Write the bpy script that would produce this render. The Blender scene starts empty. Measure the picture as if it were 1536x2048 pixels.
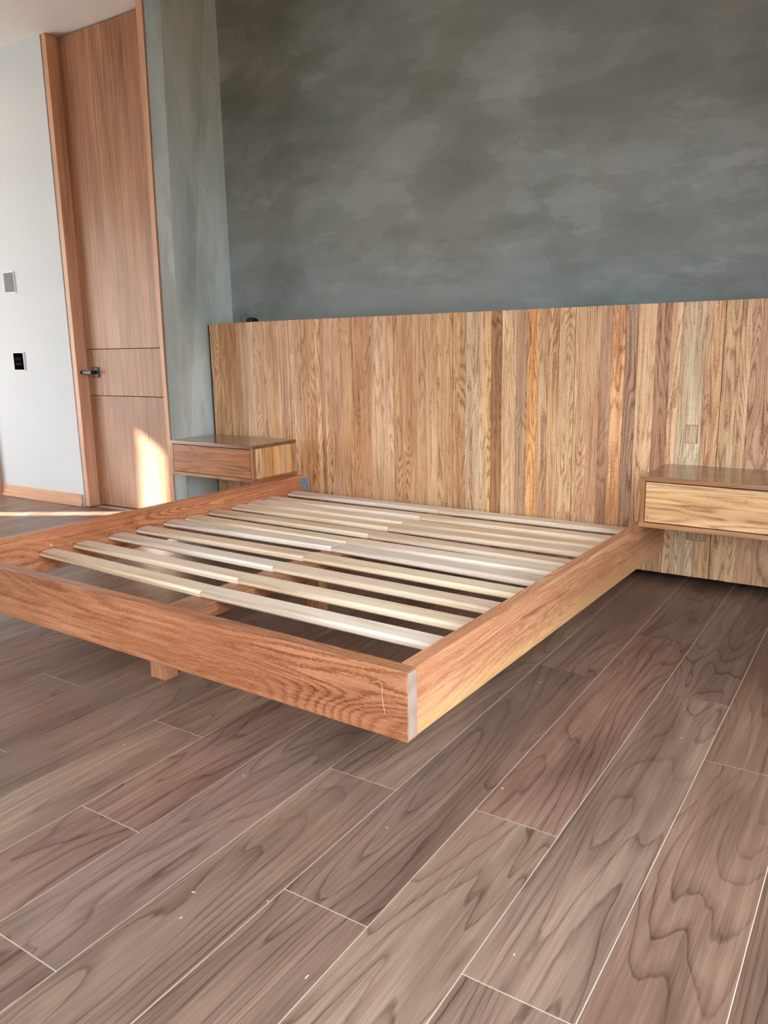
import bpy, bmesh, math, random
from mathutils import Matrix, Vector

scene = bpy.context.scene
COL = scene.collection
random.seed(7)

# ---------------------------------------------------------------- camera
YAW, PITCH, ROLL = 0.58086, -0.20586, -0.01809
CAM = Vector((3.61762, -3.58389, 1.04154))
fwd = Vector((-math.sin(YAW) * math.cos(PITCH), math.cos(YAW) * math.cos(PITCH), math.sin(PITCH)))
rgt = Vector((math.cos(YAW), math.sin(YAW), 0))
upv = rgt.cross(fwd)
r2 = math.cos(ROLL) * rgt + math.sin(ROLL) * upv
u2 = -math.sin(ROLL) * rgt + math.cos(ROLL) * upv
cd = bpy.data.cameras.new('camera')
cam = bpy.data.objects.new('camera', cd)
COL.objects.link(cam)
M = Matrix((r2, u2, -fwd)).transposed().to_4x4()
M.translation = CAM
cam.matrix_world = M
cd.sensor_fit = 'HORIZONTAL'
cd.sensor_width = 36.0
cd.lens = 1571.17 / 1536 * 36.0
cd.clip_start = 0.02
scene.camera = cam

# ---------------------------------------------------------------- daylight
SKY = 3.2
wd = bpy.data.worlds.new('daylight')
scene.world = wd
wd.use_nodes = True
nt = wd.node_tree
nt.nodes.clear()
tc = nt.nodes.new('ShaderNodeTexCoord')
sx = nt.nodes.new('ShaderNodeSeparateXYZ')
rp = nt.nodes.new('ShaderNodeValToRGB')
mp = nt.nodes.new('ShaderNodeMapRange')
mp.inputs['From Min'].default_value = -1
mp.inputs['From Max'].default_value = 1
bgd = nt.nodes.new('ShaderNodeBackground')
wo = nt.nodes.new('ShaderNodeOutputWorld')
nt.links.new(tc.outputs['Generated'], sx.inputs[0])
nt.links.new(sx.outputs['Z'], mp.inputs['Value'])
nt.links.new(mp.outputs[0], rp.inputs[0])
el = rp.color_ramp.elements
el[0].position = 0.0
el[0].color = (0.16, 0.12, 0.085, 1)          # earth and dry grass outside
el[1].position = 1.0
el[1].color = (1.7, 2.1, 2.5, 1)            # zenith
for pos, c in ((0.485, (0.17, 0.13, 0.09, 1)), (0.51, (0.72, 0.76, 0.80, 1)), (0.75, (1.25, 1.45, 1.65, 1))):
    e = el.new(pos)
    e.color = c
nt.links.new(rp.outputs['Color'], bgd.inputs['Color'])
bgd.inputs['Strength'].default_value = SKY
nt.links.new(bgd.outputs[0], wo.inputs['Surface'])

sd = bpy.data.lights.new('sun', 'SUN')
sd.energy = 26.0
sd.angle = math.radians(1.0)
sd.color = (1.0, 0.945, 0.85)
sun = bpy.data.objects.new('sun', sd)
COL.objects.link(sun)
SUND = Vector((0.8688, 0.4952, -0.497)).normalized()
sun.rotation_euler = SUND.to_track_quat('-Z', 'Y').to_euler()
sun.location = (-8, -5, 6)


def portal(name, loc, direction, sx_, sz_):
    l = bpy.data.lights.new(name, 'AREA')
    l.shape = 'RECTANGLE'
    l.size, l.size_y = sx_, sz_
    l.cycles.is_portal = True
    o = bpy.data.objects.new(name, l)
    o.location = loc
    o.rotation_euler = Vector(direction).to_track_quat('-Z', 'Z').to_euler()
    COL.objects.link(o)


portal('portal_rear', (1.75, -6.0, 1.45), (0, 1, 0), 2.5, 2.0)
portal('portal_right', (4.5, -3.65, 1.6), (-1, 0, 0), 3.7, 2.3)

scene.view_settings.view_transform = 'Standard'
scene.view_settings.look = 'None'
scene.view_settings.exposure = 1.1
scene.view_settings.gamma = 1.0
scene.view_settings.use_curve_mapping = False


# ---------------------------------------------------------------- materials
def lin(r, g, b):
    f = lambda c: (c / 255 / 12.92) if c / 255 <= 0.04045 else ((c / 255 + 0.055) / 1.055) ** 2.4
    return (f(r), f(g), f(b), 1)


class NT:
    def __init__(s, name):
        s.m = bpy.data.materials.new(name)
        s.m.use_nodes = True
        s.t = s.m.node_tree
        s.t.nodes.clear()
        s.out = s.t.nodes.new('ShaderNodeOutputMaterial')

    def n(s, typ, **kw):
        nd = s.t.nodes.new(typ)
        for k, v in kw.items():
            setattr(nd, k, v)
        return nd

    def l(s, a, b):
        s.t.links.new(a, b)

    def val(s, sock, v):
        if isinstance(v, (int, float)):
            sock.default_value = v
        elif isinstance(v, (tuple, list)):
            sock.default_value = v
        else:
            s.l(v, sock)

    def math(s, op, a, b=0.0, clamp=False):
        nd = s.n('ShaderNodeMath', operation=op, use_clamp=clamp)
        s.val(nd.inputs[0], a)
        s.val(nd.inputs[1], b)
        return nd.outputs[0]

    def vmath(s, op, a, b):
        nd = s.n('ShaderNodeVectorMath', operation=op)
        s.val(nd.inputs[0], a)
        s.val(nd.inputs[1], b)
        return nd.outputs[0]

    def mix(s, fac, a, b, mode='MIX'):
        nd = s.n('ShaderNodeMix', data_type='RGBA', blend_type=mode)
        s.val(nd.inputs[0], fac)
        s.val(nd.inputs[6], a)
        s.val(nd.inputs[7], b)
        return nd.outputs[2]

    def noise(s, vec, scale=1.0, detail=2.0, rough=0.5, dist=0.0):
        nd = s.n('ShaderNodeTexNoise')
        s.l(vec, nd.inputs['Vector'])
        nd.inputs['Scale'].default_value = scale
        nd.inputs['Detail'].default_value = detail
        nd.inputs['Roughness'].default_value = rough
        nd.inputs['Distortion'].default_value = dist
        return nd.outputs[0]

    def ramp(s, f, stops, interp='LINEAR'):
        nd = s.n('ShaderNodeValToRGB')
        cr = nd.color_ramp
        cr.interpolation = interp
        while len(cr.elements) > 1:
            cr.elements.remove(cr.elements[-1])
        for i, (p, c) in enumerate(stops):
            e = cr.elements[0] if i == 0 else cr.elements.new(p)
            e.position = p
            if isinstance(c, (int, float)):
                c = (c, c, c, 1)
            e.color = c
        s.l(f, nd.inputs[0])
        return nd.outputs[0]

    def bsdf(s, col, rough, bump=None, bump_d=0.001, spec=0.5, metal=0.0, coat=0.0, coat_r=0.1):
        b = s.n('ShaderNodeBsdfPrincipled')
        s.val(b.inputs['Base Color'], col)
        s.val(b.inputs['Roughness'], rough)
        b.inputs['Specular IOR Level'].default_value = spec
        b.inputs['Metallic'].default_value = metal
        b.inputs['Coat Weight'].default_value = coat
        b.inputs['Coat Roughness'].default_value = coat_r
        if bump is not None:
            bn = s.n('ShaderNodeBump')
            bn.inputs['Strength'].default_value = 1.0
            bn.inputs['Distance'].default_value = bump_d
            s.l(bump, bn.inputs['Height'])
            s.l(bn.outputs[0], b.inputs['Normal'])
        s.l(b.outputs[0], s.out.inputs['Surface'])
        return s.m


def plain(name, rgb, rough=0.6, metal=0.0, spec=0.5):
    t = NT(name)
    return t.bsdf(lin(*rgb), rough, metal=metal, spec=spec)


def wood(name, dark, mid, light, along=0.9, across=9.0, rings=9.0, wobble=0.0, ring_amt=0.7, fibre_amt=0.35,
         tone_amt=0.3, rough=0.5, zig=0.0, use_obj=True, cath_mask=True, knots=0.0, patch=None, bump=0.0006,
         strips=0.0, strip_amt=0.0, coat=0.0, spec=0.5, line=False, pores=0.0,
         flecks=None, sap=None):
    """grain runs along each board's own X axis; contours of a stretched noise field make cathedrals and loops"""
    t = NT(name)
    tcn = t.n('ShaderNodeTexCoord')
    oi = t.n('ShaderNodeObjectInfo')
    off = t.math('MULTIPLY', oi.outputs['Random'], 57.3)
    comb = t.n('ShaderNodeCombineXYZ')
    t.l(off, comb.inputs[0])
    t.l(t.math('MULTIPLY', oi.outputs['Random'], 91.7), comb.inputs[1])
    t.l(off, comb.inputs[2])
    P = t.vmath('ADD', tcn.outputs['Object'], comb.outputs[0])
    V = t.vmath('MULTIPLY', P, (along, across, across))
    v = t.noise(V, 1.0, 1.6, 0.45, 0.35)
    if zig:
        z1 = t.noise(t.vmath('MULTIPLY', P, (95, 190, 190)), 1.0, 1.0)
        v = t.math('ADD', v, t.math('MULTIPLY', t.math('SUBTRACT', z1, 0.5), zig))
    if wobble:
        z2 = t.noise(t.vmath('MULTIPLY', P, (9, 40, 40)), 1.0, 2.0)
        v = t.math('ADD', v, t.math('MULTIPLY', t.math('SUBTRACT', z2, 0.5), wobble))
    ring = t.math('FRACT', t.math('MULTIPLY', v, rings))
    if line:
        rr = t.ramp(ring, [(0.0, 0.70), (0.10, 0.62), (0.55, 0.72), (0.84, 0.42), (0.93, 0.0), (1.0, 0.66)])
    else:
        rr = t.ramp(ring, [(0.0, 0.55), (0.18, 0.9), (0.55, 0.75), (0.85, 0.12), (1.0, 0.5)])
    if cath_mask:
        mk = t.noise(t.vmath('MULTIPLY', P, (1.1, 2.5, 2.5)), 1.0, 2.0)
        mk = t.ramp(mk, [(0.36, 0.25), (0.56, 1.0)])
        amt = t.math('MULTIPLY', mk, ring_amt)
    else:
        amt = ring_amt
    fib = t.noise(t.vmath('MULTIPLY', P, (7, 260, 260)), 1.0, 3.0, 0.6)
    fib2 = t.noise(t.vmath('MULTIPLY', P, (1.6, 60, 60)), 1.0, 3.0, 0.6)
    tone = t.noise(t.vmath('MULTIPLY', P, (1.2, 6.0, 6.0)), 1.0, 3.0, 0.55)
    f = t.math('ADD', 0.5, t.math('MULTIPLY', t.math('SUBTRACT', rr, 0.55), amt))
    f = t.math('ADD', f, t.math('MULTIPLY', t.math('SUBTRACT', fib, 0.5), fibre_amt * 1.6))
    f = t.math('ADD', f, t.math('MULTIPLY', t.math('SUBTRACT', fib2, 0.5), fibre_amt * 1.8))
    f = t.math('ADD', f, t.math('MULTIPLY', t.math('SUBTRACT', tone, 0.5), tone_amt * 2.0))
    col = t.ramp(f, [(0.12, lin(*dark)), (0.5, lin(*mid)), (0.88, lin(*light))])
    if patch:
        pn = t.noise(t.vmath('MULTIPLY', P, (1.5, 5.0, 5.0)), 1.0, 3.0, 0.55)
        pf = t.ramp(pn, [(0.5, 0.0), (0.68, 1.0)])
        col = t.mix(t.math('MULTIPLY', pf, patch[1]), col, lin(*patch[0]), 'MULTIPLY')
    if strips:
        sp = t.n('ShaderNodeSeparateXYZ')
        t.l(tcn.outputs['Object'], sp.inputs[0])
        wn = t.n('ShaderNodeTexWhiteNoise', noise_dimensions='1D')
        t.l(t.math('FLOOR', t.math('ADD', t.math('MULTIPLY', sp.outputs[1], strips), off)), wn.inputs['W'])
        sv = t.ramp(wn.outputs['Value'], [(0, 1.0 - strip_amt), (1, 1.0 + strip_amt)])
        col = t.mix(1.0, col, sv, 'MULTIPLY')
    if knots:
        kv = t.n('ShaderNodeTexVoronoi', feature='F1')
        t.l(t.vmath('MULTIPLY', P, (1.0, 2.6, 0.0)), kv.inputs['Vector'])
        kv.inputs['Scale'].default_value = knots
        kf = t.ramp(kv.outputs['Distance'], [(0.0, 1.0), (0.016, 0.8), (0.05, 0.0)])
        col = t.mix(t.math('MULTIPLY', kf, 0.75), col, lin(78, 56, 46))
    if pores:
        pn = t.noise(t.vmath('MULTIPLY', P, (55, 620, 620)), 1.0, 1.0)
        pf = t.ramp(pn, [(0.60, 0.0), (0.70, 1.0)])
        col = t.mix(t.math('MULTIPLY', pf, pores), col, lin(*dark))
    if flecks:
        pn = t.noise(t.vmath('MULTIPLY', P, (38, 420, 420)), 1.0, 2.0)
        pf = t.ramp(pn, [(0.56, 0.0), (0.68, 1.0)])
        col = t.mix(t.math('MULTIPLY', pf, flecks), col, lin(*light))
    if sap:
        sp2 = t.n('ShaderNodeSeparateXYZ')
        t.l(tcn.outputs['Object'], sp2.inputs[0])
        sz = t.math('ADD', sp2.outputs[2], t.math('MULTIPLY', t.math('SUBTRACT', tone, 0.5), 0.05))
        sf = t.ramp(t.math('ADD', t.math('MULTIPLY', sz, 5.0), 0.5), [(0.18, 1.0), (0.42, 0.0)])
        col = t.mix(t.math('MULTIPLY', sf, 0.7), col, t.mix(0.45, col, lin(*sap)))
    if use_obj:
        col = t.mix(1.0, col, oi.outputs['Color'], 'MULTIPLY')
    b = t.math('ADD', t.math('MULTIPLY', fib, 0.6), t.math('MULTIPLY', rr, 0.5))
    return t.bsdf(col, rough, bump=b, bump_d=bump, coat=coat, spec=spec)


M_FLOOR = wood('floor_laminate', (82, 60, 49), (124, 96, 81), (157, 127, 108), along=0.62, across=5.0, rings=22,
               wobble=0.02, ring_amt=0.56, fibre_amt=0.34, tone_amt=0.45, rough=0.36, knots=0.7,
               patch=((176, 176, 172), 0.5), bump=0.0004, line=True)
FR = dict(along=0.7, across=6.5, rings=30, wobble=0.012, zig=0.022, ring_amt=0.5, fibre_amt=0.32, tone_amt=0.26,
          rough=0.34, bump=0.0003, pores=0.3, flecks=0.35)
M_FRAME = wood('frame_hardwood', (108, 60, 36), (166, 106, 72), (210, 153, 114), **FR)
M_RAIL = wood('frame_hardwood_with_sapwood', (112, 62, 40), (172, 112, 80), (216, 160, 124), sap=(226, 180, 120), **FR)
M_HEAD = wood('headboard_planks', (140, 90, 54), (203, 156, 114), (236, 198, 156), along=1.2, across=11, rings=20,
              wobble=0.03, zig=0.03, ring_amt=0.6, fibre_amt=0.52, tone_amt=0.38, rough=0.45, bump=0.0003, pores=0.35,
              flecks=0.2)
M_STAND = wood('nightstand_wood', (112, 66, 36), (166, 110, 66), (200, 146, 98), along=1.2, across=12, rings=7,
               wobble=0.05, ring_amt=0.45, fibre_amt=0.4, tone_amt=0.35, rough=0.32, bump=0.0001, strips=22,
               strip_amt=0.10, coat=0.7)
M_STAVE = wood('nightstand_staves', (140, 90, 50), (205, 160, 116), (232, 190, 146), along=1.2, across=14, rings=8,
               wobble=0.05, zig=0.04, ring_amt=0.55, fibre_amt=0.42, tone_amt=0.4, rough=0.36, bump=0.0002, coat=0.15)
M_SLAT = wood('slat_softwood', (208, 172, 140), (240, 216, 190), (250, 234, 214), along=0.9, across=7, rings=4,
              wobble=0.02, ring_amt=0.3, fibre_amt=0.28, tone_amt=0.3, rough=0.68, spec=0.25, knots=0.8, bump=0.0003)
M_DOOR = wood('door_veneer', (114, 72, 48), (160, 112, 80), (192, 144, 108), along=0.35, across=12, rings=4,
              ring_amt=0.28, fibre_amt=0.42, tone_amt=0.35, rough=0.40, bump=0.0002, strips=9, strip_amt=0.07)
M_TRIM = wood('trim_wood', (160, 114, 86), (206, 156, 124), (226, 182, 150), along=0.4, across=10, rings=4,
              ring_amt=0.25, fibre_amt=0.35, tone_amt=0.25, rough=0.45, bump=0.0002)
M_DARKW = wood('ceiling_boards', (60, 38, 22), (96, 62, 38), (120, 80, 52), along=0.5, across=6, rings=5, rough=0.6)
M_WHITE = plain('white_paint', (203, 208, 212), 0.7)
M_CEIL = plain('ceiling_paint', (224, 220, 216), 0.8)
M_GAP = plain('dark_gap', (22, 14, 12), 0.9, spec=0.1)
M_SUB = plain('floor_seam_cream', (214, 190, 168), 0.7)
M_BLACK = plain('black_metal', (18, 16, 16), 0.35)
M_STEEL = plain('zinc_steel', (170, 184, 196), 0.38, metal=0.85)
M_REDW = plain('red_wire', (96, 22, 26), 0.5)
M_BLKP = plain('black_plastic', (26, 14, 16), 0.5)
M_FRWHT = plain('white_plastic', (238, 238, 236), 0.4)
M_SHEENG = plain('glass_sheen_grey', (84, 84, 88), 0.35, spec=0.2)  # reflection on the upper switch glass put into its base colour
M_DARKG = plain('dark_glass', (7, 6, 5), 0.5, spec=0.0)
M_BTN = plain('button_print', (44, 36, 28), 0.5, spec=0.1)
M_BTN2 = plain('button_print_grey', (100, 100, 106), 0.5, spec=0.2)
M_CHIP = plain('pale_chip', (232, 214, 196), 0.7)


def plaster(name, seedv, streak_vertical=False, gain=1.0):
    """trowelled lime plaster: overlapping flat patches with soft and crisp edges, mostly level strokes"""
    t = NT(name)
    tcn = t.n('ShaderNodeTexCoord')
    P = t.vmath('ADD', tcn.outputs['Object'], (seedv, seedv * 1.7, seedv * 0.6))
    sc = (1.0, 1.0, 1.9) if not streak_vertical else (2.6, 2.6, 0.9)
    Pd = t.vmath('MULTIPLY', P, sc)
    a = t.noise(Pd, 1.1, 6.0, 0.55, 0.25)
    b = t.noise(t.vmath('ADD', Pd, (9, 4, 3)), 1.9, 6.0, 0.52, 0.2)
    d = t.noise(t.vmath('ADD', Pd, (3, 14, 23)), 0.9, 7.0, 0.6, 0.1)
    c = t.noise(t.vmath('MULTIPLY', P, (1.6, 1.6, 11.0) if not streak_vertical else (13, 13, 1.5)), 1.5, 4.0, 0.55, 0.2)
    g = t.noise(P, 60.0, 3.0, 0.6)
    wv = t.noise(P, 0.9, 3.0, 0.6)
    sa = t.ramp(a, [(0.36, 0.42), (0.475, 0.50), (0.483, 0.56), (0.60, 0.62)])
    sb = t.ramp(b, [(0.40, 0.44), (0.53, 0.49), (0.537, 0.55), (0.66, 0.60)])
    sd_ = t.ramp(d, [(0.55, 0.5), (0.585, 0.53), (0.592, 0.66), (0.7, 0.70)])
    f = t.math('ADD', t.math('MULTIPLY', sa, 0.40), t.math('MULTIPLY', sb, 0.35))
    f = t.math('ADD', f, t.math('MULTIPLY', sd_, 0.25))
    f = t.math('ADD', f, t.math('MULTIPLY', t.math('SUBTRACT', c, 0.5), 0.09))
    f = t.math('ADD', f, t.math('MULTIPLY', t.math('SUBTRACT', g, 0.5), 0.03))
    k_ = gain
    q = lambda r_, g_, b_: tuple(min(1, v * k_) for v in lin(r_, g_, b_)[:3]) + (1,)
    col = t.ramp(f, [(0.40, q(120, 121, 115)), (0.52, q(147, 150, 146)), (0.66, q(178, 182, 180))])
    hue = t.ramp(wv, [(0.36, 0.0), (0.62, 1.0)])
    col = t.mix(t.math('MULTIPLY', hue, 0.8), col, t.mix(1.0, col, lin(236, 252, 255), 'MULTIPLY'))
    h = t.math('ADD', t.math('MULTIPLY', f, 0.7), t.math('MULTIPLY', g, 0.1))
    return t.bsdf(col, 0.62, bump=h, bump_d=0.003, spec=0.3)


M_PL = plaster('grey_plaster', 0.0)
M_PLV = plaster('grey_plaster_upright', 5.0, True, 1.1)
M_PL_LIT = plaster('grey_plaster_lit', 11.0, True, 2.4)

# ---------------------------------------------------------------- builders
BY = -0.0296                      # the bed stands very slightly askew to the floor planks


def tag(o, label=None, cat=None, group=None, kind=None):
    if label:
        o['label'] = label
    if cat:
        o['category'] = cat
    if group:
        o['group'] = group
    if kind:
        o['kind'] = kind
    return o


def empty(name, loc, rz=0.0):
    o = bpy.data.objects.new(name, None)
    o.location = loc
    o.rotation_euler = (0, 0, rz)
    o.empty_display_size = 0.1
    COL.objects.link(o)
    return o


def mesh_obj(name, bm, mat, parent=None):
    me = bpy.data.meshes.new(name)
    bm.to_mesh(me)
    bm.free()
    for m in (mat if isinstance(mat, (list, tuple)) else [mat]):
        me.materials.append(m)
    o = bpy.data.objects.new(name, me)
    COL.objects.link(o)
    if parent:
        o.parent = parent
    return o


def box_bm(lx, ly, lz, bevel=0.001, seg=1):
    bm = bmesh.new()
    bmesh.ops.create_cube(bm, size=1.0)
    bmesh.ops.scale(bm, vec=(lx, ly, lz), verts=bm.verts)
    if bevel > 0:
        bmesh.ops.bevel(bm, geom=bm.edges[:], offset=bevel, segments=seg, affect='EDGES', profile=0.5)
    return bm


ROTS = {'X': (0, 0, 0), 'Y': (0, 0, math.pi / 2), 'Z': (0, -math.pi / 2, 0)}


def board(name, x0, x1, y0, y1, z0, z1, mat, parent=None, grain='X', bevel=0.001, color=None, org=(0, 0, 0), seg=1):
    dx, dy, dz = x1 - x0, y1 - y0, z1 - z0
    dims = {'X': (dx, dy, dz), 'Y': (dy, dx, dz), 'Z': (dz, dy, dx)}[grain]
    o = mesh_obj(name, box_bm(*dims, bevel=bevel, seg=seg), mat, parent)
    o.location = ((x0 + x1) / 2 - org[0], (y0 + y1) / 2 - org[1], (z0 + z1) / 2 - org[2])
    o.rotation_euler = ROTS[grain]
    if color:
        o.color = (*color[:3], 1)
    return o


def poly(name, faces, mat, parent=None):
    bm = bmesh.new()
    for f in faces:
        bm.faces.new([bm.verts.new(v) for v in f])
    bmesh.ops.remove_doubles(bm, verts=bm.verts, dist=1e-5)
    bmesh.ops.recalc_face_normals(bm, faces=bm.faces)
    return mesh_obj(name, bm, mat, parent)


def prism(name, quad_a, quad_b, mat, parent=None):
    """solid between two matching quads"""
    bm = bmesh.new()
    a = [bm.verts.new(v) for v in quad_a]
    b = [bm.verts.new(v) for v in quad_b]
    bm.faces.new(a)
    bm.faces.new(b[::-1])
    for i in range(4):
        j = (i + 1) % 4
        bm.faces.new((a[i], b[i], b[j], a[j]))
    bmesh.ops.recalc_face_normals(bm, faces=bm.faces)
    return mesh_obj(name, bm, mat, parent)


def tint(rgb, ref, p=1.0):
    a, b = lin(*rgb), lin(*ref)
    return tuple((a[i] / b[i]) ** p for i in range(3))


def cyl_bm(r, h, n=16, axis='Z', bevel=0.0):
    bm = bmesh.new()
    bmesh.ops.create_cone(bm, cap_ends=True, segments=n, radius1=r, radius2=r, depth=h)
    if bevel:
        bmesh.ops.bevel(bm, geom=[e for e in bm.edges if len(e.link_faces) == 2 and any(len(f.verts) > 4 for f in e.link_faces)],
                        offset=bevel, segments=2, affect='EDGES')
    if axis == 'Y':
        bmesh.ops.rotate(bm, matrix=Matrix.Rotation(math.pi / 2, 3, 'X'), verts=bm.verts)
    if axis == 'X':
        bmesh.ops.rotate(bm, matrix=Matrix.Rotation(math.pi / 2, 3, 'Y'), verts=bm.verts)
    return bm


def tube(name, pts, r, mat, parent=None):
    c = bpy.data.curves.new(name, 'CURVE')
    c.dimensions = '3D'
    c.bevel_depth = r
    c.bevel_resolution = 2
    s = c.splines.new('BEZIER')
    s.bezier_points.add(len(pts) - 1)
    for p, q in zip(s.bezier_points, pts):
        p.co = q
        p.handle_left_type = p.handle_right_type = 'AUTO'
    tmp = bpy.data.objects.new(name, c)
    COL.objects.link(tmp)
    dg = bpy.context.evaluated_depsgraph_get()
    me = bpy.data.meshes.new_from_object(tmp.evaluated_get(dg))
    bpy.data.objects.remove(tmp)
    me.name = name
    me.materials.clear()
    me.materials.append(mat)
    o = bpy.data.objects.new(name, me)
    COL.objects.link(o)
    if parent:
        o.parent = parent
    return o


# ---------------------------------------------------------------- the room
YD = -0.245                      # plane of the entry wall
XL, XR, YR = -3.6, 4.5, -6.0     # left, right and rear walls
HC, HS = 3.75, 2.975             # high ceiling, low entry ceiling

floor = board('floor', XL, XR, YR, 0.45, -0.10, -0.0012, M_SUB, bevel=0)
floor['kind'] = 'structure'
SEAM0, PW = 1.3035, 0.1983
PL = 1.30
known = {-1: -2.75, 0: -2.158, 1: -2.53, 2: -2.80, 11: -2.56, 3: -2.196, 4: -2.583, 5: -2.927, 6: -2.143, 7: -2.556, 8: -2.115, 9: -2.562, 10: -1.614}
known2 = {6: -0.84, 7: -1.2535, 8: -0.808, 9: -1.258}
REF_F = (144, 116, 104)
FT = [(144, 116, 104), (136, 110, 98), (152, 124, 110), (148, 116, 100), (140, 114, 104), (156, 130, 114), (146, 114, 102), (134, 106, 96)]
gap = 0.0011
k = -25
while SEAM0 + k * PW < XR:
    x0 = SEAM0 + k * PW
    x1 = x0 + PW
    if x1 > XL:
        y = known.get(k, -2.3 + ((k * 0.517) % 1.0) * PL)
        step = (known2[k] - known[k]) if k in known2 else PL
        ys = []
        yy = y
        while yy > YR:
            ys.append(yy)
            yy -= PL
        ys.append(YR)
        ys = ys[::-1]
        yy = y + step
        lim = 0.30 if -0.1 < x0 < 3.6 else -0.2
        while yy < lim - 0.02:
            ys.append(yy)
            yy += PL
        ys.append(lim)
        for a, b in zip(ys[:-1], ys[1:]):
            if b - a < 0.02:
                continue
            c = random.choice(FT)
            f = random.uniform(0.92, 1.06)
            o = board('floor_plank', max(x0, XL) + gap, min(x1, XR) - gap, a + gap, b - gap, -0.009, 0.0, M_FLOOR, floor,
                      'Y', 0.0007, [f * q for q in tint(c, REF_F)], org=tuple(floor.location))
    k += 1

# plaster wall behind the bed and its left return; the outer corner leans a little, as in the photo
XN = -0.037
XN2 = 3.62
wall_back = prism('wall_back', [(XN - 0.3, 0.25, 0), (XN2 + 0.3, 0.25, 0), (XN2 + 0.3, 0.25, HC), (XN - 0.3, 0.25, HC)],
                  [(XN - 0.3, 0.45, 0), (XN2 + 0.3, 0.45, 0), (XN2 + 0.3, 0.45, HC), (XN - 0.3, 0.45, HC)], M_PL)
tag(wall_back, kind='structure')
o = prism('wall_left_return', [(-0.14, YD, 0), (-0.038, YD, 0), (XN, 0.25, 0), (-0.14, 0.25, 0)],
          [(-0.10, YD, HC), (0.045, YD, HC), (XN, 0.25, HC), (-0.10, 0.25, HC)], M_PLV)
o.data.materials.append(M_PL_LIT)
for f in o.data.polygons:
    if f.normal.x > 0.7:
        f.material_index = 1          # same plaster painted paler, standing in for window light on the return
tag(o, kind='structure')
o = prism('wall_right_return', [(XN2, -0.7, 0), (XR, -0.7, 0), (XR, 0.25, 0), (XN2, 0.25, 0)],  # unseen return, made deeper to keep window light off the floor
          [(XN2, -0.7, HC), (XR, -0.7, HC), (XR, 0.25, HC), (XN2, 0.25, HC)], M_PLV)
tag(o, kind='structure')
# white entry wall
o = board('wall_entry', XL, -1.0545, YD, YD + 0.2, 0, HS + 0.02, M_WHITE, bevel=0)
tag(o, kind='structure')
o = board('wall_entry_backing', -1.0545, -0.10, -0.10, YD + 0.2, 0, HS + 0.02, M_GAP, bevel=0)
tag(o, kind='structure')
# rear, right and left walls, all unseen; rear and right openings added for daylight
M_BEIGE = plain('beige_plaster', (176, 168, 156), 0.8)


def wall_with_hole(name, axis, pos, thick, a0, a1, h, holes, mat):
    """wall in plane axis=pos; holes = (a0,a1,z0,z1)"""
    root = None
    bm = bmesh.new()
    cuts = sorted({a0, a1} | {q for h_ in holes for q in h_[:2]})
    for c0, c1 in zip(cuts[:-1], cuts[1:]):
        zs = [(0, h)]
        for (p0, p1, z0, z1) in holes:
            if p0 <= c0 and p1 >= c1:
                zs = [(0, z0), (z1, h)]
        for z0, z1 in zs:
            if z1 - z0 < 1e-4:
                continue
            g = bmesh.ops.create_cube(bm, size=1.0)['verts']
            s = (thick, c1 - c0, z1 - z0) if axis == 'x' else (c1 - c0, thick, z1 - z0)
            t_ = (pos, (c0 + c1) / 2, (z0 + z1) / 2) if axis == 'x' else ((c0 + c1) / 2, pos, (z0 + z1) / 2)
            bmesh.ops.scale(bm, vec=s, verts=g)
            bmesh.ops.translate(bm, vec=t_, verts=g)
    o_ = mesh_obj(name, bm, mat)
    o_['kind'] = 'structure'
    return o_


wall_with_hole('wall_rear', 'y', YR - 0.1, 0.2, XL - 0.2, XR + 0.2, HC, [(0.5, 3.0, 0.45, 2.45)], M_BEIGE)
wall_with_hole('wall_right', 'x', XR + 0.1, 0.2, YR, 0.45, HC, [(-5.5, -1.8, 0.45, 2.75)], M_BEIGE)
WL = wall_with_hole('wall_left', 'x', XL - 0.1, 0.2, YR, YD + 0.2, HC, [(-4.2, -0.9, 0.0, 2.4)], M_WHITE)
# ceilings
o = board('ceiling', -0.18, XR, YR, 0.45, HC, HC + 0.1, M_DARKW, bevel=0)
tag(o, kind='structure')
o = prism('ceiling_entry', [(XL, YR, HS), (-0.165, YR, HS), (-0.165, -0.1, HS), (XL, -0.1, HS)],
          [(XL, YR, HC + 0.1), (-0.165, YR, HC + 0.1), (-0.165, -0.1, HC + 0.1), (XL, -0.1, HC + 0.1)], M_CEIL)
tag(o, kind='structure')
# skirting under the white wall: tall board and a lower projecting bead
bb = board('baseboard_left', -2.02, -1.068, YD - 0.012, YD - 0.0005, 0.0, 0.085, M_TRIM, bevel=0.002)
tag(bb, kind='structure')
board('bead', -2.02, -1.068, YD - 0.020, YD - 0.012, 0.0, 0.024, M_TRIM, bb, bevel=0.003, org=tuple(bb.location))
# casing of the next opening, at the left end of the white wall
tr = board('trim_1', -2.115, -2.022, YD - 0.035, YD - 0.0005, 0.0, HS, M_TRIM, grain='Z', bevel=0.002)
tag(tr, kind='structure')

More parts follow.
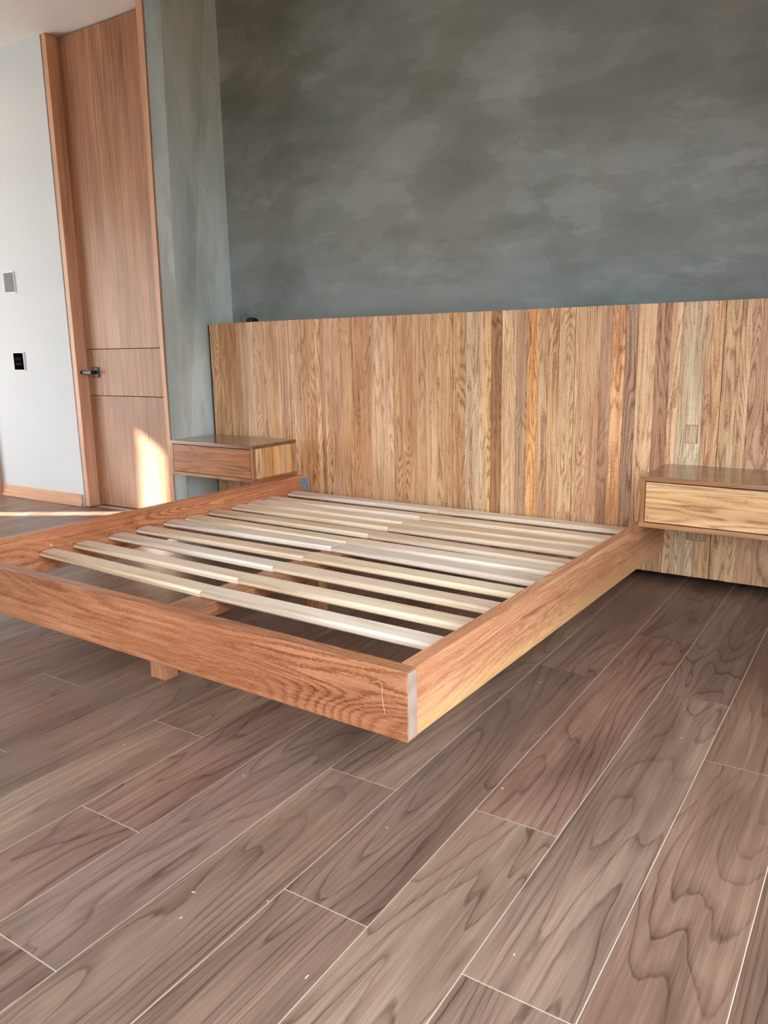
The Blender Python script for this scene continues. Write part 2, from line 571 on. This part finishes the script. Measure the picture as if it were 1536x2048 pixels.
# tall flush door with its jambs
door = empty('door_1', (-0.58, -0.16, 0))
tag(door, kind='structure')
ORG = (-0.58, -0.16, 0)
DY = -0.16
DR = -0.163
board('door_panel', -1.03, -0.14, DY, DY + 0.04, 0.012, 0.760, M_DOOR, door, 'Z', 0.0012, org=ORG)
board('door_panel', -1.03, -0.14, DY, DY + 0.04, 0.7635, 1.065, M_DOOR, door, 'Z', 0.0012, org=ORG)
board('door_panel', -1.03, -0.14, DY, DY + 0.04, 1.0685, HS - 0.012, M_DOOR, door, 'Z', 0.0012, org=ORG)
board('door_core', -1.03, -0.14, DY + 0.006, DY + 0.038, 0.014, HS - 0.014, M_GAP, door, 'Z', 0, org=ORG)
board('door_jamb', -1.0465, -1.004, YD + 0.003, DY + 0.06, 0.004, HS - 0.001, M_TRIM, door, 'Z', 0.0015, org=ORG)
board('shadow_gap', -1.0543, -1.0467, YD + 0.010, DY + 0.05, 0.001, HS - 0.001, M_GAP, door, 'Z', 0, org=ORG)
bm = bmesh.new()
prof = [(0.003, -0.166, -0.140), (1.05, -0.172, -0.142), (2.2, -0.166, -0.124), (HS + 0.1, -0.163, -0.108)]
rows = []
for z, a, b in prof:
    rows.append([bm.verts.new((a + 0.58, YD - 0.006 - DY, z)), bm.verts.new((b + 0.58, YD - 0.006 - DY, z)),
                 bm.verts.new((b + 0.58, 0.06, z)), bm.verts.new((a + 0.58, 0.06, z))])
for r0, r1 in zip(rows[:-1], rows[1:]):
    for i in range(4):
        j = (i + 1) % 4
        bm.faces.new((r0[i], r0[j], r1[j], r1[i]))
bm.faces.new(rows[0][::-1])
bm.faces.new(rows[-1])
bmesh.ops.recalc_face_normals(bm, faces=bm.faces)
o = mesh_obj('door_jamb', bm, M_TRIM, door)
from mathutils import Euler
rz_ = Euler(ROTS['Z']).to_matrix().to_4x4()
o.data.transform(rz_.inverted())
o.rotation_euler = ROTS['Z']
# black lever handle on a square rose
hx, hz = -0.915, 0.916
h = board('door_handle', hx - 0.033, hx + 0.033, DY - 0.010, DY - 0.0002, hz - 0.034, hz + 0.034, M_BLACK, door, bevel=0.003, org=ORG)
h['label'] = 'black lever door handle on a square rose'
hl = tuple(Vector(h.location) + Vector(ORG))
o = mesh_obj('handle_neck', cyl_bm(0.011, 0.042, 16, 'Y'), M_BLACK, h)
o.location = (0.008, -0.024, 0)
o = mesh_obj('handle_lever', box_bm(0.115, 0.014, 0.022, 0.004, 2), M_BLACK, h)
o.location = (-0.034, -0.048, 0)

# ---------------------------------------------------------------- the bed
bed = empty('bed_frame', (0, 0, 0), BY)
XLr, XRr, LB, ZT, ZB, T = 0.678, 2.799, 2.079, 0.318, 0.145, 0.0425
yl = [-1.693, -1.533, -1.352, -1.202, -1.04, -0.905, -0.752, -0.59, -0.466, -0.333, -0.141]
yc = [-1.721, -1.543, -1.358, -1.182, -1.005, -0.900, -0.742, -0.585, -0.467, -0.314, -0.133]
yr = [-1.723, -1.544, -1.364, -1.188, -1.026, -0.885, -0.759, -0.572, -0.445, -0.303, -0.110]
SWID, STH, SZ = 0.082, 0.024, 0.2245


def root_to(root, loc_bed):
    """root is placed at a bed-frame point, children use bed-frame coordinates minus that point"""
    c, s = math.cos(BY), math.sin(BY)
    root.location = (c * loc_bed[0] - s * loc_bed[1], s * loc_bed[0] + c * loc_bed[1], loc_bed[2])
    root.rotation_euler = (0, 0, BY)


BO = ((XLr + XRr) / 2, -LB / 2, 0)
root_to(bed, BO)
tag(bed, 'unfinished reddish hardwood bed frame with pale wooden slats, standing without mattress', 'bed')


def round_bar(lx, ly, lz, r, seg=3):
    bm = bmesh.new()
    bmesh.ops.create_cube(bm, size=1.0)
    bmesh.ops.scale(bm, vec=(lx, ly, lz), verts=bm.verts)
    ed = [e for e in bm.edges if abs((e.verts[0].co - e.verts[1].co).x) > lx * 0.5]
    bmesh.ops.bevel(bm, geom=ed, offset=r, segments=seg, affect='EDGES', profile=0.5)
    for f in bm.faces:
        f.smooth = len(f.verts) == 4 and abs(f.normal.x) < 0.5 and abs(f.normal.y) < 0.99 and abs(f.normal.z) < 0.99
    return bm


def slotted(rail, centres, side):
    """cut the slat pockets into a rail's inner face"""
    bm = bmesh.new()
    for yy in centres:
        b2 = round_bar(0.036, SWID + 0.007, STH + 0.006, 0.010)
        bmesh.ops.translate(b2, vec=(side, yy, SZ), verts=b2.verts)
        me = bpy.data.meshes.new('tmp')
        b2.to_mesh(me)
        b2.free()
        bm.from_mesh(me)
        bpy.data.meshes.remove(me)
    cut = mesh_obj('cutter', bm, M_GAP, bed)
    cut.location = (-BO[0], -BO[1], -BO[2])
    md = rail.modifiers.new('b', 'BOOLEAN')
    md.operation = 'DIFFERENCE'
    md.solver = 'EXACT'
    md.object = cut
    bpy.context.view_layer.update()
    dg = bpy.context.evaluated_depsgraph_get()
    me = bpy.data.meshes.new_from_object(rail.evaluated_get(dg))
    rail.modifiers.clear()
    rail.data = me
    bpy.data.objects.remove(cut)


RAILC = (1.0, 1.0, 1.0)
foot = board('footboard', XLr - 0.002, XRr + 0.002, -LB, -LB + T, ZB - 0.001, ZT, M_FRAME, bed, 'X', 0.0018, (1.0, 0.95, 0.9), BO, 2)
rl = board('side_rail', XLr, XLr + T, -LB + T + 0.0008, -0.002, ZB, ZT, M_FRAME, bed, 'Y', 0.0015, (1.38, 1.32, 1.28), BO, 2)
rr_ = board('side_rail', XRr - T, XRr, -LB + T + 0.0008, -0.002, ZB, ZT, M_RAIL, bed, 'Y', 0.0015, (1.36, 1.42, 1.36), BO, 2)
slotted(rl, [y + SWID / 2 - 0.004 for y in yl], XLr + T)
slotted(rr_, [y + SWID / 2 - 0.004 for y in yr], XRr - T)
# smeared pale end grain of the footboard at the near corner
eg = board('end_grain', XRr + 0.0018, XRr + 0.0028, -LB + 0.003, -LB + T - 0.003, ZB + 0.003, ZT - 0.004,
           wood('end_grain_wood', (120, 98, 84), (164, 140, 124), (190, 168, 152), along=3, across=8, rings=8,
                ring_amt=0.4, fibre_amt=0.1, tone_amt=0.5, rough=0.5), bed, 'Z', 0.0003, None, BO)
eg['label'] = 'pale sealed end grain'
# thin pale scratch on the footboard near the corner
mk = tube('scratch_mark', [tuple(Vector(p) - Vector(BO)) for p in ((2.706, -LB, 0.273), (2.7255, -LB, 0.2762), (2.7305, -LB, 0.2415), (2.7374, -LB, 0.2006))],
          0.0004, M_SLAT, bed)
mk['label'] = 'thin pale scratch'
XI, XC, XE = XLr + T, 1.722, XRr - T
SC = [(222, 198, 174), (208, 180, 152), (222, 200, 178), (214, 186, 158), (212, 190, 170), (218, 190, 158)]
for i in range(11):
    for (xa, ya, xb, yb) in ((XI - 0.015, yl[i], XC - 0.0012, yc[i]), (XC + 0.0012, yc[i], XE + 0.015, yr[i])):
        ln = math.hypot(xb - xa, yb - ya)
        bm = round_bar(ln, SWID, STH, 0.0085)
        o = mesh_obj('slat', bm, M_SLAT, bed)
        o.location = ((xa + xb) / 2 - BO[0], (ya + yb) / 2 + SWID / 2 - 0.004 - BO[1], SZ + random.uniform(-0.0008, 0.0008))
        o.rotation_euler = (0, 0, math.atan2(yb - ya, xb - xa))
        q = tint(random.choice(SC), (206, 182, 158))
        o.color = (*q, 1)
board('centre_beam', 1.675, 1.800, -LB + T, -0.004, 0.166, 0.2135, M_FRAME, bed, 'Y', 0.002, (0.98, 1.0, 1.0), BO)
for y0 in (-1.94, -1.155, -0.36):
    board('leg', 1.703, 1.774, y0, y0 + 0.055, 0.0, 0.168, M_FRAME, bed, 'Z', 0.002, (1.05, 1.15, 1.2), BO)
# metal bracket that hooks the left rail to the headboard
br = board('corner_bracket', XI + 0.0005, XI + 0.036, -0.0045, -0.0012, 0.236, 0.306, M_STEEL, bed, bevel=0.0006, org=BO)
br['label'] = 'zinc steel corner bracket'
board('bracket_flange', XI + 0.0003, XI + 0.0030, -0.030, -0.0045, 0.236, 0.306, M_STEEL, br, bevel=0.0005,
      org=tuple(Vector(br.location) + Vector(BO)))
for dz, rr in ((0.018, 0.0032), (-0.020, 0.0032)):
    o = mesh_obj('screw_hole', cyl_bm(rr, 0.0012, 12, 'Y'), M_GAP, br)
    o.location = (-0.006 if dz > 0 else 0.004, -0.0019, dz)
o = mesh_obj('bolt_head', cyl_bm(0.0075, 0.007, 6, 'Y'), M_STEEL, br)
o.location = (0.004, -0.005, -0.002)
o = mesh_obj('bolt_slot', box_bm(0.012, 0.001, 0.0022, 0), M_GAP, br)
o.location = (0.004, -0.0088, -0.002)
o = mesh_obj('dowel_plug', cyl_bm(0.0055, 0.006, 12, 'X'), M_SLAT, bed)
o.location = (XI + 0.001 - BO[0], -1.642 - BO[1], 0.252)
o.color = (0.95, 0.75, 0.45, 1)

# ---------------------------------------------------------------- the headboard
HB = empty('headboard', (0, 0, 0), BY)
HX = 3.477
HO = (HX / 2, 0.04, 0)
root_to(HB, HO)
tag(HB, 'wide wall headboard of upright mixed-tone hardwood planks behind the bed', 'headboard')
xs = [0.0, 0.07, 0.195, 0.297, 0.367, 0.465, 0.572, 0.643, 0.695, 0.772, 0.838, 0.87, 0.898, 1.007, 1.097, 1.215, 1.369, 1.466,
      1.571, 1.633, 1.725, 1.798, 1.895, 1.94, 1.998, 2.074, 2.13, 2.187, 2.234, 2.286, 2.362, 2.427, 2.481, 2.532, 2.591,
      2.645, 2.722, 2.783, 2.827, 2.925, 2.947, 2.995, 3.058, 3.1, 3.185, 3.245, 3.30, 3.38, HX]
cols = [(196, 150, 112), (186, 138, 98), (180, 132, 98), (208, 172, 140), (190, 142, 104), (202, 154, 112), (178, 132, 100),
        (194, 150, 118), (184, 136, 98), (178, 128, 86), (210, 164, 122), (164, 112, 76), (196, 152, 120), (194, 146, 106),
        (190, 134, 96), (206, 166, 134), (196, 150, 108), (188, 142, 108), (208, 168, 130), (186, 140, 100), (206, 160, 118),
        (206, 178, 148), (214, 170, 122), (152, 104, 70), (212, 176, 138), (170, 134, 108), (222, 152, 92), (188, 148, 116),
        (204, 156, 112), (214, 176, 136), (206, 164, 128), (204, 158, 124), (178, 138, 112), (224, 160, 110), (160, 124, 104),
        (216, 172, 132), (166, 120, 92), (218, 170, 134), (200, 180, 150), (206, 162, 130), (212, 162, 118), (190, 150, 110),
        (200, 158, 118), (186, 140, 108), (176, 134, 108), (200, 160, 128), (158, 108, 62), (196, 150, 112)]
wide_gap = {1.097, 1.369, 1.725, 2.362, 2.995, 0.643}
for i, (a, b) in enumerate(zip(xs[:-1], xs[1:])):
    ga = 0.0014 if a in wide_gap else 0.00025
    gb = 0.0014 if b in wide_gap else 0.00025
    j = random.uniform(0, 0.0008)
    board('plank', a + ga, b - gb, -j, 0.024 - j, 0.037 + random.uniform(-0.0008, 0.0008), 1.2055 + random.uniform(-0.0006, 0.0006),
          M_HEAD, HB, 'Z', 0.0006, tint(cols[i], (194, 151, 115), 0.66), HO)
board('carcass', 0.004, HX - 0.004, 0.0245, 0.135, 0.041, 1.203, M_STAND, HB, 'X', 0.001, (0.5, 0.45, 0.4), HO)
o = board('edge_shadow_strip', -0.0125, -0.0005, 0.004, 0.060, 0.041, 1.200, M_GAP, HB, 'Z', 0.001, None, HO)  # dark strip added for the shadow line left of the planks
o['label'] = 'black strip standing in for the shadow beside the headboard edge'
for z in (0.25, 0.9):
    for x in (0.5, 1.738, 2.97):
        board('wall_batten', x - 0.04, x + 0.04, 0.135, 0.235, z, z + 0.06, M_TRIM, HB, 'X', 0.001, None, HO)
for (a, b, z0, z1, c) in ((2.866, 2.914, 0.622, 0.698, (204, 182, 152)), (2.895, 2.972, 0.203, 0.262, (190, 160, 130))):
    o = board('outlet_cutout', a - 0.0012, b + 0.0012, -0.0011, 0.001, z0 - 0.0012, z1 + 0.0012, M_GAP, HB, 'Z', 0, None, HO)
    o['label'] = 'thin dark outline of a cut socket cover'
    board('cover_plate', a, b, -0.0018, 0.001, z0, z1, M_HEAD, o, 'Z', 0.0003, tint(c, (205, 170, 138)),
          tuple(Vector(o.location) + Vector(HO)))
    ch = o.children[0]
    ch.location = (0, 0, 0)
    ch.rotation_euler = (0, 0, 0)
    ch.location = (0, -0.0004, 0)
# bolt end poking out above the topmost slat
o = mesh_obj('bolt_end', cyl_bm(0.006, 0.016, 10, 'Y', 0.001), M_STEEL, HB)
o.location = (1.689 - HO[0], -0.006 - HO[1], 0.243)


# ---------------------------------------------------------------- nightstands hung on the headboard
def nightstand(label, x0, x1, yf, zb, zt, stave_cols, side_cols, tone, side):
    r = empty('nightstand', (0, 0, 0), BY)
    O = ((x0 + x1) / 2, yf / 2, zb)
    root_to(r, O)
    tag(r, label, 'nightstand', 'floating nightstands on the headboard')
    t = 0.0195
    yb = -0.0022
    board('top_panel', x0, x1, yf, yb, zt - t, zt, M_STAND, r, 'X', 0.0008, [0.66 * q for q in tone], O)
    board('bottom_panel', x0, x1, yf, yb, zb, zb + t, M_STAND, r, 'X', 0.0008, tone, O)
    for s in (0, 1):
        xa, xb = (x0, x0 + t) if s == 0 else (x1 - t, x1)
        if s == side:
            core = (xa, xb - 0.004) if s == 1 else (xa + 0.004, xb)
            p = board('side_panel', core[0], core[1], yf, yb, zb + t, zt - t, M_STAND, r, 'Z', 0.0006, tone, O)
            po = tuple(Vector(p.location) + Vector(O))
            n = len(side_cols)
            for k_, c in enumerate(side_cols):
                ya = yf + 0.022 + (yb - yf - 0.022) * k_ / n
                yb_ = yf + 0.022 + (yb - yf - 0.022) * (k_ + 1) / n
                xq = (xb - 0.004, xb) if s == 1 else (xa, xa + 0.004)
                q = board('stave', xq[0], xq[1], ya, yb_, zb + t, zt - t, M_STAVE, p, 'Z', 0.0002, tint(c, (205, 160, 116)), po)
                q.location = p.rotation_euler.to_matrix().inverted() @ q.location
                q.rotation_euler = (0, 0, 0)
            q = board('stave', *((xb - 0.004, xb) if s == 1 else (xa, xa + 0.004)), yf, yf + 0.022, zb + t, zt - t, M_STAVE, p, 'Z', 0.0002,
                      tint((150, 104, 66), (205, 160, 116)), po)
            q.location = p.rotation_euler.to_matrix().inverted() @ q.location
            q.rotation_euler = (0, 0, 0)
        else:
            board('side_panel', xa, xb, yf, yb, zb + t, zt - t, M_STAND, r, 'Z', 0.0006, tone, O)
    board('back_panel', x0 + t, x1 - t, -0.012, yb, zb + t, zt - t, M_GAP, r, 'X', 0, None, O)
    g = 0.0034
    d = board('drawer_front', x0 + t + g, x1 - t - g, yf + 0.006, yf + 0.018, zb + t + g, zt - t - g, M_GAP, r, 'X', 0.0005, tone, O)
    do = tuple(Vector(d.location) + Vector(O))
    za, zz = zb + t + g, zt - t - g
    n = len(stave_cols)
    acc = 0.0
    tot = sum(w for w, c in stave_cols)
    for w, c in stave_cols:
        z0 = za + (zz - za) * acc / tot
        acc += w
        z1 = za + (zz - za) * acc / tot
        board('drawer_stave', x0 + t + g, x1 - t - g, yf, yf + 0.006, z0 + 0.0001, z1 - 0.0001, M_STAVE, d, 'X', 0.0002,
              tint(c, (205, 160, 116)), do)
    return r


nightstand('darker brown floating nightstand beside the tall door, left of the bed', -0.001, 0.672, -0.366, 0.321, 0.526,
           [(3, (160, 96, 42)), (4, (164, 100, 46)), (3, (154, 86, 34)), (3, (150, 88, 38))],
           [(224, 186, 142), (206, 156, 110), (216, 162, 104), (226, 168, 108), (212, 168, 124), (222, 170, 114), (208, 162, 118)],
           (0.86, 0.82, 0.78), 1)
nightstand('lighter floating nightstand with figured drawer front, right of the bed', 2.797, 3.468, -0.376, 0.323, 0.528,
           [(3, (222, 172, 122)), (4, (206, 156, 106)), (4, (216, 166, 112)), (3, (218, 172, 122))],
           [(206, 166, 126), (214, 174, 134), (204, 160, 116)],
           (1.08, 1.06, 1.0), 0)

# ---------------------------------------------------------------- small things
wb = empty('lamp_driver', (0, 0, 0), BY)
WO = (0.294, 0.08, 1.2035)
root_to(wb, WO)
tag(wb, 'small black electrical box with thin red wires lying on top of the headboard', 'electrical box')
board('housing', 0.268, 0.322, 0.05, 0.10, 1.2037, 1.2275, M_BLKP, wb, 'X', 0.004, None, WO, 2)
board('terminal_block', 0.276, 0.312, 0.056, 0.09, 1.2275, 1.2335, M_BLKP, wb, 'X', 0.002, None, WO)
w = lambda *p: tuple(Vector(p) - Vector(WO))
tube('wire', [w(0.290, 0.07, 1.232), w(0.274, 0.06, 1.252), w(0.255, 0.06, 1.258), w(0.243, 0.065, 1.250)], 0.0013, M_REDW, wb)
tube('wire', [w(0.268, 0.07, 1.222), w(0.246, 0.06, 1.246), w(0.226, 0.055, 1.244), w(0.217, 0.06, 1.222), w(0.219, 0.07, 1.2045)], 0.0013, M_REDW, wb)
tube('wire', [w(0.268, 0.075, 1.218), w(0.25, 0.07, 1.219), w(0.236, 0.075, 1.2045)], 0.0013, M_REDW, wb)


def switch(label, x0, x1, z0, z1, glass, btn):
    O = ((x0 + x1) / 2, YD, z0)
    r = empty('switch_panel', O)
    tag(r, label, 'light switch', 'touch switches on the white wall')
    board('frame', x0, x1, YD - 0.010, YD - 0.0003, z0, z1, M_FRWHT, r, 'X', 0.002, None, O)
    f = 0.006
    g = board('glass_face', x0 + f, x1 - f, YD - 0.0125, YD - 0.0101, z0 + f, z1 - f, glass, r, 'X', 0.0006, None, O)
    h_ = (z1 - z0 - 2 * f)
    for k_, fr in enumerate((0.36, 0.66)):
        zc = z0 + f + h_ * fr
        board('button_mark', x0 + f + 0.022, x1 - f - 0.022, YD - 0.0129, YD - 0.0125, zc - 0.009, zc - 0.006, btn, r, 'X', 0, None, O)
        board('button_mark', x0 + f + 0.022, x1 - f - 0.022, YD - 0.0129, YD - 0.0125, zc + 0.004, zc + 0.006, btn, r, 'X', 0, None, O)
    return r


switch('glass touch switch in a white frame, face greyed for its reflection, upper of the two on the white wall', -1.705, -1.588, 1.462, 1.603, M_SHEENG, M_BTN2)
switch('black glass touch switch in a white frame, lower of the two on the white wall', -1.694, -1.571, 0.930, 1.058, M_DARKG, M_BTN)

# crumbs of pale sawdust on the floor planks
bm = bmesh.new()
for (x, y, s) in ((1.737, -2.448, 3), (1.944, -2.339, 3), (2.546, -2.659, 7), (2.332, -2.287, 4), (2.687, -2.601, 3), (2.869, -2.708, 8),
                  (2.579, -2.722, 5), (2.968, -0.701, 6), (3.18, -1.348, 3), (3.211, -1.528, 3), (2.906, -2.003, 4), (2.752, -1.384, 6),
                  (2.756, -2.282, 3), (1.634, -2.015, 7), (3.146, -2.477, 5)):
    g = bmesh.ops.create_cube(bm, size=1.0)['verts']
    bmesh.ops.scale(bm, vec=(s * 0.0011, 0.0016, 0.0008), verts=g)
    bmesh.ops.rotate(bm, matrix=Matrix.Rotation(random.uniform(0, 3), 3, 'Z'), verts=g)
    bmesh.ops.translate(bm, vec=(x, y, 0.0005), verts=g)
o = mesh_obj('sawdust', bm, M_CHIP)
tag(o, 'scattered pale sawdust crumbs on the floor in front of the bed', 'sawdust', kind='stuff')

# ---------------------------------------------------------------- unseen curtains added left of the frame, gapped to shape the sun stripe
M_CURT = NT('added_sheer_cloth')
tb = M_CURT.n('ShaderNodeBsdfTranslucent')
tb.inputs['Color'].default_value = (0.43, 0.43, 0.43, 1)
db = M_CURT.n('ShaderNodeBsdfDiffuse')
db.inputs['Color'].default_value = (0.85, 0.85, 0.84, 1)
mx = M_CURT.n('ShaderNodeMixShader')
mx.inputs[0].default_value = 0.3
M_CURT.l(tb.outputs[0], mx.inputs[1])
M_CURT.l(db.outputs[0], mx.inputs[2])
M_CURT.l(mx.outputs[0], M_CURT.out.inputs['Surface'])
M_CURT = M_CURT.m
GY = -1.908


def added_curtain(label, y0, y1):
    bm = bmesh.new()
    n = int(abs(y1 - y0) / 0.02)
    prev = None
    for i in range(n + 1):
        y = y0 + (y1 - y0) * i / n
        x = XL + 0.10 + 0.035 * math.sin(y * 42) * min(1, 4 * i / n, 4 * (n - i) / n)
        cur = (bm.verts.new((x, y, 0.01)), bm.verts.new((x, y, 2.55)))
        if prev:
            bm.faces.new((prev[0], cur[0], cur[1], prev[1]))
        prev = cur
    o_ = mesh_obj('added_curtain', bm, M_CURT)
    tag(o_, label, 'added_curtain', 'added sheer curtains at the left opening')


added_curtain('unseen white sheer panel added to shape the sun stripe, nearer half', -4.4, GY - 0.062)
added_curtain('unseen white sheer panel added to shape the sun stripe, farther half', GY + 0.062, -0.7)

# unseen lamp added left of the frame to warm the white wall
dl = empty('added_glow_lamp', (-2.45, -0.62, HS))
tag(dl, 'unseen round ceiling lamp over the entry, added for the warm wall glow', 'added_glow_lamp')
o = mesh_obj('bezel', cyl_bm(0.05, 0.006, 24), M_FRWHT, dl)
o.location = (0, 0, -0.0032)
ld = bpy.data.lights.new('added_glow_bulb', 'SPOT')
ld.energy = 6
ld.color = (1.0, 0.72, 0.42)
ld.spot_size = math.radians(172)
ld.spot_blend = 0.25
ld.shadow_soft_size = 0.03
lo = bpy.data.objects.new('added_glow_bulb', ld)
lo.location = (0, 0, -0.02)
lo.parent = dl
COL.objects.link(lo)
